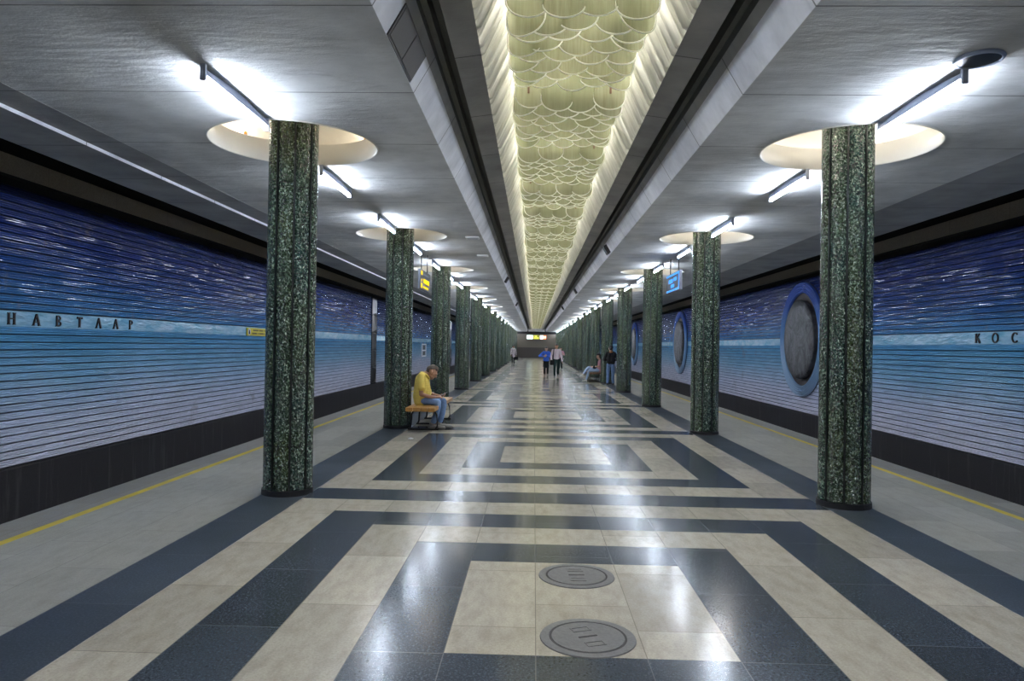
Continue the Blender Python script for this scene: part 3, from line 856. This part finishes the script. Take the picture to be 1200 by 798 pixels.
for b in ((-hw+.03, hw-.03, .02, .06), (-hw+.03, hw-.03, .37, .41), (-hw+.03, -hw+.10, .02, .41)): box(bm, -.034, -.028, b[0], b[1], zz+b[2], zz+b[3])
obj('border', bm, M_bglow, t)
bm = bmesh.new(); blocks(bm, -.031, -.02, .46, zz+.215, .09, 0); blocks(bm, -.031, -.44, -.12, zz+.235, .08, 0); blocks(bm, -.031, -.18, .20, zz+.10, .075, 0); obj('lettering', bm, M_bglow, t)

# lit displays at the far end
t = thing('display_board', 'lit white, yellow and red display boards hanging at the far end wall', 'sign', (0, 99.8, 2.63))
M_d = [emis('display_white', (.75, 1.0, .95), 1.6), emis('display_yellow', (.60, .62, .10), .9), emis('display_orange', (1.0, .25, .08), 1.3), emis('display_white_warm', (1.0, .93, .88), 1.4)]
bm = bmesh.new(); box(bm, -1.42, 1.42, 0, .2, -.04, .58); obj('case', bm, M_darkmetal, t)
for nm, x0, x1, m in (('white_panel', -1.38, -.5, 0), ('yellow_panel', -.42, .36, 1), ('pale_panel', .48, .92, 3), ('orange_panel', .94, 1.36, 2)):
    bm = bmesh.new(); box(bm, x0, x1, -.02, .01, 0, .54); obj(nm, bm, M_d[m], t)
bm = bmesh.new()
for z in (.14, .30): box(bm, .98, 1.10, -.03, -.015, z, z+.11); box(bm, 1.17, 1.32, -.03, -.015, z, z+.11)
obj('lettering', bm, M_d[3], t)
bm = bmesh.new(); box(bm, .12, .30, -.03, -.015, .30, .50); box(bm, -.34, -.26, -.03, -.015, .32, .46); obj('pictograms', bm, M_ink, t)
bm = bmesh.new()
for x in (-1.2, 1.2): cyl(bm, (x, .1, .58), (x, .1, HC+.4-2.63), .02, None, 8)
obj('hangers', bm, M_darkmetal, t)

# ------------------------------------------------------------------ benches
def bench(loc, rz, label, wood, L=2.55, Wd=.54, legs=(.28, 1.27, 2.27)):
    t = thing('bench', label, 'bench', loc, rz, 'platform benches')
    for i in range(4):
        x = -Wd/2+Wd*(i+.5)/4
        bm = bmesh.new(); box(bm, x-Wd/8+.004, x+Wd/8-.004, 0, L, .385, .455, .006); obj('seat_slat', bm, wood, t)
    for y in legs:
        bm = bmesh.new(); h = .375; a = Wd/2-.02; pts = []
        pts += [(-a-.02, y, .03), (-a, y, .06), (-a+.01, y, .28), (-a+.04, y, .34), (-a+.10, y, h), (a-.10, y, h), (a-.04, y, .34), (a-.01, y, .28), (a, y, .06), (a-.03, y, .03)]
        pipe(bm, pts, .017, 8); lg = obj('leg_frame', bm, M_darkmetal, t, smooth=True)
        bm = bmesh.new(); box(bm, -a-.05, a+.03, y-.03, y+.03, 0, .03, .006); obj('foot_bar', bm, M_darkmetal, lg)
    return t
bench((-2.365, 12.82, 0), 0, 'orange wooden bench with black legs under the man in the yellow shirt', M_wood, 2.85, .54, (.5, 1.45, 2.5))
bench((2.50, 32.55, 0), 0, 'brown wooden bench under the woman in pink on the right', M_wood2)

# ------------------------------------------------------------------ people
M_skin = simple('skin_tan', (.36, .19, .12), .5, var=.08); M_skin2 = simple('skin_light', (.50, .30, .21), .5, var=.08)
M_hair = simple('hair_dark', (.012, .010, .009), .5, var=.3); M_hair2 = simple('hair_greying', (.06, .042, .032), .6, var=.4, scale=60)
def cloth(nm, c, sc=10, v=.2): return simple(nm, c, .85, 0, .2, v, sc, .3)
M_yshirt = cloth('yellow_shirt', (.74, .57, .14)); M_jeans = cloth('blue_jeans', (.17, .27, .47), 14, .35); M_ljeans = cloth('pale_jeans', (.30, .40, .60))
M_shoe = simple('grey_shoe', (.20, .19, .18), .6); M_shoed = simple('dark_shoe', (.025, .025, .028), .4); M_shoew = simple('white_shoe', (.6, .6, .58), .5)
M_blue = cloth('blue_blouse', (.05, .14, .62)); M_black_c = cloth('black_cloth', (.012, .016, .018)); M_wshirt = cloth('pale_pink_shirt', (.66, .56, .62)); M_green_c = cloth('dark_green_trousers', (.012, .028, .028))
M_pink = cloth('pink_blouse', (.60, .30, .38)); M_jack = cloth('dark_jacket', (.016, .018, .022)); M_bag = cloth('black_bag', (.010, .010, .012)); M_grey_c = cloth('pale_patterned_tunic', (.48, .42, .44), 8, .6)
M_orange = cloth('orange_collar', (.40, .17, .06)); M_phone = simple('phone_case', (.35, .36, .42), .3)
def unit_sphere(seg=12, rings=7):
    v = [(0, 0, 1)]; f = []
    for j in range(1, rings):
        for i in range(seg):
            a, b = PI*j/rings, 2*PI*i/seg; v.append((math.sin(a)*math.cos(b), math.sin(a)*math.sin(b), math.cos(a)))
    v.append((0, 0, -1)); e = len(v)-1
    for i in range(seg):
        k = (i+1) % seg
        f.append((0, 1+i, 1+k)); f.append((e, e-seg+k, e-seg+i))
        for j in range(rings-2): f.append((1+j*seg+i, 1+(j+1)*seg+i, 1+(j+1)*seg+k, 1+j*seg+k))
    return v, f
US = unit_sphere()
WORK = bpy.data.scenes.new('work')
def blob(name, chains, m, parent, voxel=.007, smooth_it=4):
    """chains of ellipsoids (x, y, z, r[, sx, sy, sz]) run together into one continuous skin"""
    V = []; F = []
    for ch in chains:
        ch = [tuple(c)+(1, 1, 1)*(len(c) == 4) for c in ch]
        for a, b in zip(ch, ch[1:] if len(ch) > 1 else ch):
            L = (Vector(a[:3])-Vector(b[:3])).length; n = max(1, int(L/(.3*min(a[3], b[3])))) if a is not b else 0
            for i in range(n+1):
                q = [a[j]+(b[j]-a[j])*i/max(n, 1) for j in range(7)]; o_ = len(V)
                V += [(q[0]+x*q[3]*q[4], q[1]+y*q[3]*q[5], q[2]+z*q[3]*q[6]) for x, y, z in US[0]]
                F += [tuple(o_+k for k in f) for f in US[1]]
    me = bpy.data.meshes.new(name); me.from_pydata(V, [], F); me.update()
    o = bpy.data.objects.new(name, me); WORK.collection.objects.link(o)
    md = o.modifiers.new('r', 'REMESH'); md.mode = 'VOXEL'; md.voxel_size = voxel; md.use_smooth_shade = True
    ms = o.modifiers.new('s', 'SMOOTH'); ms.factor = .5; ms.iterations = smooth_it
    vl = WORK.view_layers[0]; vl.update(); me2 = bpy.data.meshes.new_from_object(o.evaluated_get(vl.depsgraph))
    o.modifiers.clear(); o.data = me2; bpy.data.meshes.remove(me)
    WORK.collection.objects.unlink(o); C.objects.link(o)
    me2.materials.clear(); me2.materials.append(m)
    me2.polygons.foreach_set('use_smooth', [True]*len(me2.polygons))
    if parent: o.parent = parent
    return o
def hand(w, d, side, curl=.5, thumb=None):
    """chains for a hand at wrist w pointing along d; 'side' is the direction across the palm towards the thumb"""
    w, d, sd = Vector(w), Vector(d).normalized(), Vector(side).normalized(); nrm = d.cross(sd).normalized()
    out = [[(*(w), .026), (*(w+d*.045+sd*.012), .022), (*(w+d*.085+sd*.018), .017)], [(*(w), .024), (*(w+d*.085-sd*.018), .016)]]
    for i, (o_, ln) in enumerate(((.030, .068), (.010, .076), (-.010, .070), (-.029, .056))):
        b = w+d*.085+sd*o_; m = b+(d*math.cos(curl*.5)-nrm*math.sin(curl*.5))*ln*.5; e = m+(d*math.cos(curl*1.3)-nrm*math.sin(curl*1.3))*ln*.5
        out.append([(*b, .0105), (*m, .0095), (*e, .0080)])
    b = w+d*.03+sd*.025; m = b+(d*.6+sd*.6-nrm*.2).normalized()*.035; e = m+(d*.85+sd*.2-nrm*.45).normalized()*.032
    out.append([(*b, .014), (*m, .011), (*e, .009)])
    return out
def head_chains(c, fwd, up, s=1.):
    """skull, jaw, nose, ears; c is the middle of the head, fwd where it looks"""
    c, f, u = Vector(c), Vector(fwd).normalized(), Vector(up).normalized(); r = f.cross(u).normalized()
    P_ = lambda a, b, d: tuple(c+(f*a+u*b+r*d)*s)
    ch = [[(*P_(-.015, .03, 0), .088*s)], [(*P_(.02, .0, 0), .078*s)], [(*P_(.03, -.05, 0), .062*s), (*P_(.05, -.085, 0), .040*s)], [(*P_(.03, -.06, .03), .04*s)], [(*P_(.03, -.06, -.03), .04*s)],
          [(*P_(.085, .005, 0), .010*s), (*P_(.108, -.028, 0), .014*s)], [(*P_(.09, -.03, .012), .010*s)], [(*P_(.09, -.03, -.012), .010*s)],
          [(*P_(.083, .022, .03), .014*s), (*P_(.086, .024, .01), .012*s)], [(*P_(.083, .022, -.03), .014*s), (*P_(.086, .024, -.01), .012*s)],
          [(*P_(.082, -.056, .016), .010*s), (*P_(.084, -.056, -.016), .010*s)],
          [(*P_(-.01, .015, .084), .020*s, .8, .8, 1.3), (*P_(-.01, -.015, .080), .014*s)], [(*P_(-.01, .015, -.084), .020*s, .8, .8, 1.3), (*P_(-.01, -.015, -.080), .014*s)]]
    eyes = [P_(.082, .008, .031), P_(.082, .008, -.031)]
    return ch, eyes, P_
def add_eyes(t, eyes):
    for e in eyes:
        bm = bmesh.new(); sphere(bm, e, .011, 8); obj('eye', bm, M_ink, t, smooth=True)

# --- seated man in yellow (facing +x, reading from a phone); coordinates straight in the station's space relative to his base
t = thing('person', 'seated man in yellow shirt and blue jeans bowed over a phone on the left bench', 'person', (-2.40, 13.52, 0))
ox, oy = -2.40, 13.52
def W(x, y, z): return (x-ox, y-oy, z)
hc = W(-2.255, 13.52, 1.075); hf = Vector((.80, 0, -.60)); hu = Vector((.60, 0, .80))
hch, eyes, HP = head_chains(hc, hf, hu, 1.05)
rs, ls = W(-2.42, 13.31, 1.0), W(-2.42, 13.73, 1.0)
re, le = W(-2.42, 13.27, .67), W(-2.38, 13.77, .68)
rw, lw = W(-2.17, 13.40, .605), W(-2.13, 13.64, .62)
body = hch+[[(*W(-2.43, 13.52, 1.02), .062), (*W(-2.33, 13.52, 1.06), .058), HP(-.03, -.03, 0)+(.058,)],
    [(*W(-2.46, 13.52, .60), .12), (*W(-2.45, 13.52, .95), .11)],
    [(*rs, .052), (*W(-2.43, 13.28, .85), .046), (*re, .040), (*W(-2.30, 13.32, .63), .036), (*rw, .026)],
    [(*ls, .052), (*W(-2.40, 13.76, .85), .046), (*le, .040), (*W(-2.26, 13.71, .64), .036), (*lw, .026)],
    [(*W(-2.42, 13.42, .55), .07), (*W(-2.14, 13.40, .51), .055), (*W(-2.20, 13.42, .12), .035)],
    [(*W(-2.42, 13.62, .55), .07), (*W(-2.06, 13.64, .51), .055), (*W(-2.10, 13.64, .12), .035)]]
body += hand(rw, (.9, .35, .15), (-.2, .9, .3), .9)+hand(lw, (.9, -.35, .1), (-.2, -.9, .3), .9)
blob('body', body, M_skin, t, .0055); add_eyes(t, eyes)
blob('hair', [[HP(-.03, .052, 0)+(.090,)], [HP(-.055, .02, 0)+(.080,)], [HP(.01, .085, 0)+(.062,)], [HP(-.06, -.03, 0)+(.055,)]], M_hair2, t, .008)
sh = [[(*W(-2.455, 13.52, .52), .155, .92, 1.15, .8), (*W(-2.455, 13.52, .62), .165, 1, 1.15, 1), (*W(-2.44, 13.52, .76), .165, 1, 1.15, 1), (*W(-2.455, 13.52, .92), .13, 1, 1.3, 1), (*W(-2.44, 13.52, .995), .085, 1, 1.7, 1)],
      [(*W(-2.38, 13.52, .70), .125, 1, 1.15, 1)],
      [(*W(-2.44, 13.38, 1.0), .075), (*rs, .074), (*W(-2.43, 13.28, .90), .074), (*W(-2.42, 13.27, .80), .074)], [(*W(-2.44, 13.66, 1.0), .075), (*ls, .074), (*W(-2.41, 13.76, .90), .074), (*W(-2.40, 13.77, .80), .074)],
      [(*W(-2.43, 13.46, 1.055), .03), (*W(-2.36, 13.45, 1.03), .025), (*W(-2.30, 13.50, .96), .022)], [(*W(-2.43, 13.58, 1.055), .03), (*W(-2.36, 13.59, 1.03), .025), (*W(-2.30, 13.54, .96), .022)],
      [(*W(-2.46, 13.46, 1.06), .03), (*W(-2.46, 13.58, 1.06), .03)]]
blob('shirt', sh, M_yshirt, t, .009)
tr = [[(*W(-2.44, 13.52, .545), .105, 1.2, 1.55, .8)],
      [(*W(-2.42, 13.43, .545), .088), (*W(-2.28, 13.42, .545), .082), (*W(-2.13, 13.40, .515), .070), (*W(-2.12, 13.40, .44), .066), (*W(-2.15, 13.41, .28), .062), (*W(-2.20, 13.42, .15), .056)],
      [(*W(-2.42, 13.61, .545), .088), (*W(-2.22, 13.63, .545), .082), (*W(-2.05, 13.64, .515), .070), (*W(-2.045, 13.64, .44), .066), (*W(-2.07, 13.64, .28), .062), (*W(-2.10, 13.64, .15), .056)]]
blob('jeans', tr, M_jeans, t, .009)
for fx, fy in ((-2.20, 13.42), (-2.10, 13.64)):
    blob('shoe', [[(*W(fx-.06, fy, .05), .048), (*W(fx+.09, fy-.02, .046), .048, 1, 1.1, .9), (*W(fx+.20, fy-.04, .038), .041, 1, 1.1, .9)], [(*W(fx-.03, fy, .10), .05)]], M_shoe, t, .008)
o = bmesh.new(); box(o, -.075, .075, -.04, .04, -.005, .005, .003); p = obj('phone', o, M_phone, loc=(-2.03, 13.51, .665)); p.rotation_euler = (0, -.45, 0)
tag(p, 'grey phone held in both hands by the man in yellow', 'phone')

# --- generic upright figure, facing -y (towards the photographer) before rotation
def upright(label, loc, rz, h, top, bottom, skin, shoe, arms, legs, sleeve, hair=None, skirt=None, tunic=.0, long_hair=False, hat=None, vox=.009):
    t = thing('person', label, 'person', loc, rz); k = h/1.74
    S_ = lambda x, y, z, r, *a: (x*k, y*k, z*k, r*k)+tuple(a)
    hch, eyes, HP = head_chains((0, -.02*k, 1.60*k), (0, -1, -.05), (0, -.05, 1), k*1.02)
    body = hch+[[S_(0, .02, 1.42, .056), S_(0, -.0, 1.54, .055)], [S_(0, .02, .95, .12, 1.15, .8, 1), S_(0, .02, 1.33, .125, 1.2, .75, 1)]]
    sl = []; pants = []
    for s, (e, wr) in zip((-1, 1), arms):
        shd = (s*.185, .02, 1.39)
        body += [[S_(*shd, .05), S_(*e, .040), S_(*wr, .026)]]
        d = Vector(wr)-Vector(e); hh = hand(Vector(wr)*k, d, Vector((0, -1, 0)) if abs(d.normalized().z) > .5 else Vector((0, 0, 1)), .6)
        body += [[tuple(q) for q in c] for c in hh]
        f = sleeve; we = Vector(e)+(Vector(wr)-Vector(e))*max(0, (f-.5)*2)*.94
        sl += [[S_(s*.13, .02, 1.41, .066), S_(*shd, .066)]+([S_(*e, .056), S_(*we, .042)] if f > .5 else [S_(*(Vector(shd)+(Vector(e)-Vector(shd))*f*1.8), .062)])]
    for s, (kn, an) in zip((-1, 1), legs):
        body += [[S_(s*.09, .02, .88, .08), S_(*kn, .055), S_(an[0], an[1], an[2]+.06, .038)]]
        pants += [[S_(s*.09, .02, .90, .098), S_(kn[0], kn[1], kn[2]+.1, .080), S_(*kn, .070), S_(kn[0], kn[1]*.6+an[1]*.4, kn[2]-.2, .068), S_(an[0], an[1], an[2]+.05, .056)]]
    blob('body', body, skin, t, .008); add_eyes(t, eyes)
    blob('top', sl+[[S_(0, .02, .98-tunic, .135+.02*(tunic > 0), 1.25, .85, 1), S_(0, .02, 1.12, .130, 1.2, .85, 1), S_(0, .015, 1.32, .135, 1.3, .82, 1), S_(0, .02, 1.41, .085, 1.6, .85, .8)],
                    [S_(-.05, -.03, 1.455, .022), S_(0, -.07, 1.42, .02), S_(.05, -.03, 1.455, .022), S_(0, .06, 1.465, .024), S_(-.05, -.03, 1.455, .022)]], top, t, vox)
    blob('trousers', [[S_(0, .02, .93, .125, 1.25, .85, .9)]]+pants, bottom, t, vox)
    if skirt: blob('skirt', [[S_(0, .02, .93, .135, 1.25, .9, .9), S_(0, .02, .58, .150, 1.3, .95, .9)]], skirt, t, vox)
    for kn, an in legs:
        blob('shoe', [[S_(an[0], an[1]+.04, an[2]+.0, .042), S_(an[0], an[1]-.10, an[2]-.004, .040, 1, 1, .9), S_(an[0], an[1]-.16, an[2]-.008, .034)]], shoe, t, .008)
    H = [[HP(-.02, .058, 0)+(.090*k,)], [HP(-.05, .02, 0)+(.083*k,)], [HP(.03, .088, 0)+(.058*k,)]]
    if long_hair: H += [[HP(-.07, .0, 0)+(.075*k,), HP(-.085, -.14, 0)+(.065*k,), HP(-.09, -.25, 0)+(.05*k,)]]
    blob('hair', H, hair or M_hair, t, .008)
    return t, S_
AN = .045
t, S_ = upright('woman in blue blouse and black skirt walking beside the man with a shoulder bag', (.36, 39.4, 0), .0, 1.60, M_blue, M_black_c, M_skin2, M_shoed,
    (((-.42, -.04, 1.17), (-.16, -.20, 1.16)), ((.24, -.05, 1.12), (.02, -.22, 1.20))),
    (((-.09, -.03, .48), (-.09, .0, AN)), ((.10, .03, .48), (.10, .14, AN+.02))), 1.0, skirt=M_black_c, tunic=.06)
t, S_ = upright('man in pale pink long-sleeved shirt and dark trousers walking with a shoulder bag', (.86, 37.5, 0), -.05, 1.76, M_wshirt, M_green_c, M_skin, M_shoed,
    (((-.27, .03, 1.12), (-.26, -.06, .90)), ((.26, .04, 1.10), (.30, -.04, .84))),
    (((-.08, -.10, .50), (-.07, -.16, AN)), ((.09, .02, .50), (.08, .26, AN+.06))), 1.0)
tb = thing('shoulder_bag', 'black shoulder bag with strap worn by the man in the pale pink shirt', 'bag', (.86, 37.5, 0))
bm = bmesh.new(); box(bm, -.34, -.12, -.19, -.11, .64, .90, .02); obj('bag_body', bm, M_bag, tb)
bm = bmesh.new(); pipe(bm, [(-.17, -.15, .89), (-.165, -.155, 1.15), (-.15, -.14, 1.36), (-.14, -.05, 1.49), (-.14, .06, 1.49), (-.16, .16, 1.36), (-.22, .16, 1.1), (-.27, .0, .93), (-.26, -.12, .88)], .022, 6); obj('strap', bm, M_bag, tb, smooth=True)

t, S_ = upright('man in dark jacket and blue jeans standing with his back turned on the right', (2.98, 30.75, 0), PI, 1.68, M_jack, M_jeans, M_skin, M_shoed,
    (((-.30, -.02, 1.12), (-.10, -.24, 1.08)), ((.30, -.02, 1.12), (.08, -.25, 1.10))),
    (((-.11, -.02, .48), (-.13, .0, AN)), ((.11, -.02, .48), (.13, .0, AN))), 1.0)
blob('collar', [[(-.075, .0, 1.40, .035), (0, .08, 1.41, .035), (.075, .0, 1.40, .035)]], M_orange, t, .008)
tb = thing('backpack', 'black backpack on the back of the standing man in jeans', 'bag', (2.98, 30.75, 0))
blob('pack', [[(-.08, -.20, .98, .09), (-.08, -.20, 1.28, .08)], [(.08, -.20, .98, .09), (.08, -.20, 1.28, .08)], [(0, -.25, 1.02, .08), (0, -.24, 1.18, .06)]], M_bag, tb, .012)
bm = bmesh.new()
for s in (-1, 1): pipe(bm, [(s*.10, -.16, 1.30), (s*.11, -.08, 1.44), (s*.12, .06, 1.44), (s*.13, .15, 1.28), (s*.15, .12, 1.05), (s*.14, -.10, .95)], .018, 6)
obj('straps', bm, M_bag, tb, smooth=True)

t, S_ = upright('distant person in a pale patterned tunic standing by the left columns', (-2.12, 62.0, 0), .3, 1.66, M_grey_c, M_black_c, M_skin, M_shoed,
    (((-.24, .02, 1.12), (-.24, -.06, .88)), ((.25, .02, 1.12), (.26, -.04, .86))),
    (((-.09, -.03, .48), (-.10, -.02, AN)), ((.09, .0, .48), (.11, .06, AN))), 1.0, tunic=.22)
blob('scarf', [[(-.07, -.03, 1.40, .05), (0, -.07, 1.37, .05), (.07, -.03, 1.40, .05), (0, .06, 1.41, .05), (-.07, -.03, 1.40, .05)]], M_shoew, t, .012)
tb = thing('handbag', 'black handbag carried by the distant person in the pale tunic', 'bag', (-1.85, 61.93, 0))
bm = bmesh.new(); box(bm, -.17, .17, -.07, .07, .40, .68, .03); obj('bag_body', bm, M_bag, tb)
bm = bmesh.new(); pipe(bm, [(-.11, 0, .67), (-.08, 0, .77), (0, 0, .81), (.08, 0, .77), (.11, 0, .67)], .012, 6); obj('handle', bm, M_bag, tb, smooth=True)
t, S_ = upright('distant person in pink behind the walking man in the pale shirt', (1.55, 50.0, 0), 0, 1.58, M_pink, M_black_c, M_skin2, M_shoed,
    (((-.24, .02, 1.10), (-.22, -.08, .86)), ((.27, -.06, 1.14), (.12, -.20, 1.30))),
    (((-.09, -.03, .48), (-.10, -.02, AN)), ((.09, .0, .48), (.11, .06, AN))), .45)

# --- seated woman in pink, facing -x, legs crossed
ox, oy = 2.70, 33.0
t = thing('person', 'seated woman in pink top and jeans with legs crossed on the right bench', 'person', (ox, oy, 0))
hc = W(2.66, 33.0, 1.20); hf = Vector((-.93, 0, -.35)); hu = Vector((-.35, 0, .93))
hch, eyes, HP = head_chains(hc, hf, hu, .98)
rs, ls = W(2.73, 32.81, .98), W(2.73, 33.19, .98)
body = hch+[[(*W(2.74, 33.0, 1.0), .055), (*W(2.69, 33.0, 1.10), .052), HP(-.02, -.04, 0)+(.055,)], [(*W(2.72, 33.0, .58), .11), (*W(2.74, 33.0, .92), .10)],
    [(*ls, .045), (*W(2.70, 33.24, .74), .036), (*W(2.46, 33.10, .68), .024)], [(*rs, .045), (*W(2.68, 32.76, .74), .036), (*W(2.44, 32.92, .70), .024)],
    [(*W(2.70, 32.92, .55), .07), (*W(2.24, 32.94, .52), .05), (*W(2.10, 32.92, .10), .034)], [(*W(2.70, 33.08, .56), .07), (*W(2.20, 32.98, .66), .05), (*W(1.95, 32.86, .36), .034)]]
body += hand(W(2.44, 32.92, .70), (-.9, .2, -.1), (0, .8, .5), .6)+hand(W(2.46, 33.10, .68), (-.9, -.2, -.1), (0, -.8, .5), .6)
blob('body', body, M_skin2, t, .0065); add_eyes(t, eyes)
blob('blouse', [[(*W(2.72, 33.0, .54), .13, .95, 1.25, .9), (*W(2.73, 33.0, .72), .115, 1, 1.2, 1), (*W(2.74, 33.0, .92), .11, 1, 1.35, 1), (*W(2.74, 33.0, .985), .07, 1, 1.8, .9)],
    [(*rs, .06), (*W(2.69, 32.77, .80), .056)], [(*ls, .06), (*W(2.71, 33.23, .80), .056)]], M_pink, t, .009)
blob('jeans', [[(*W(2.70, 33.0, .55), .105, 1.1, 1.5, .8)], [(*W(2.68, 32.93, .55), .085), (*W(2.26, 32.94, .53), .068), (*W(2.20, 32.93, .42), .062), (*W(2.11, 32.92, .13), .048)],
    [(*W(2.68, 33.07, .57), .085), (*W(2.22, 32.98, .66), .068), (*W(2.15, 32.96, .62), .060), (*W(1.97, 32.87, .39), .046)]], M_ljeans, t, .009)
blob('shoe', [[(*W(2.11, 32.92, .05), .04), (*W(1.95, 32.91, .036), .034)]], M_shoew, t, .008); blob('shoe', [[(*W(1.96, 32.86, .33), .04), (*W(1.83, 32.82, .27), .034)]], M_shoew, t, .008)
blob('hair', [[HP(-.03, .05, 0)+(.092,)], [HP(-.06, .0, 0)+(.083,), HP(-.09, -.15, 0)+(.07,), HP(-.10, -.24, 0)+(.05,)], [HP(.01, .085, 0)+(.06,)]], M_hair, t, .009)
tb = thing('handbag', 'dark handbag on the lap of the seated woman in pink', 'bag', (2.47, 33.0, .645))
blob('bag_body', [[(-.02, -.13, .03, .06), (-.02, .13, .03, .06)], [(.03, -.10, .03, .06), (.03, .10, .03, .06)]], M_bag, tb, .009)
bm = bmesh.new(); pipe(bm, [(0, -.09, .07), (0, -.06, .14), (0, .06, .14), (0, .09, .07)], .010, 6); obj('handle', bm, M_bag, tb, smooth=True)

bpy.data.scenes.remove(WORK)
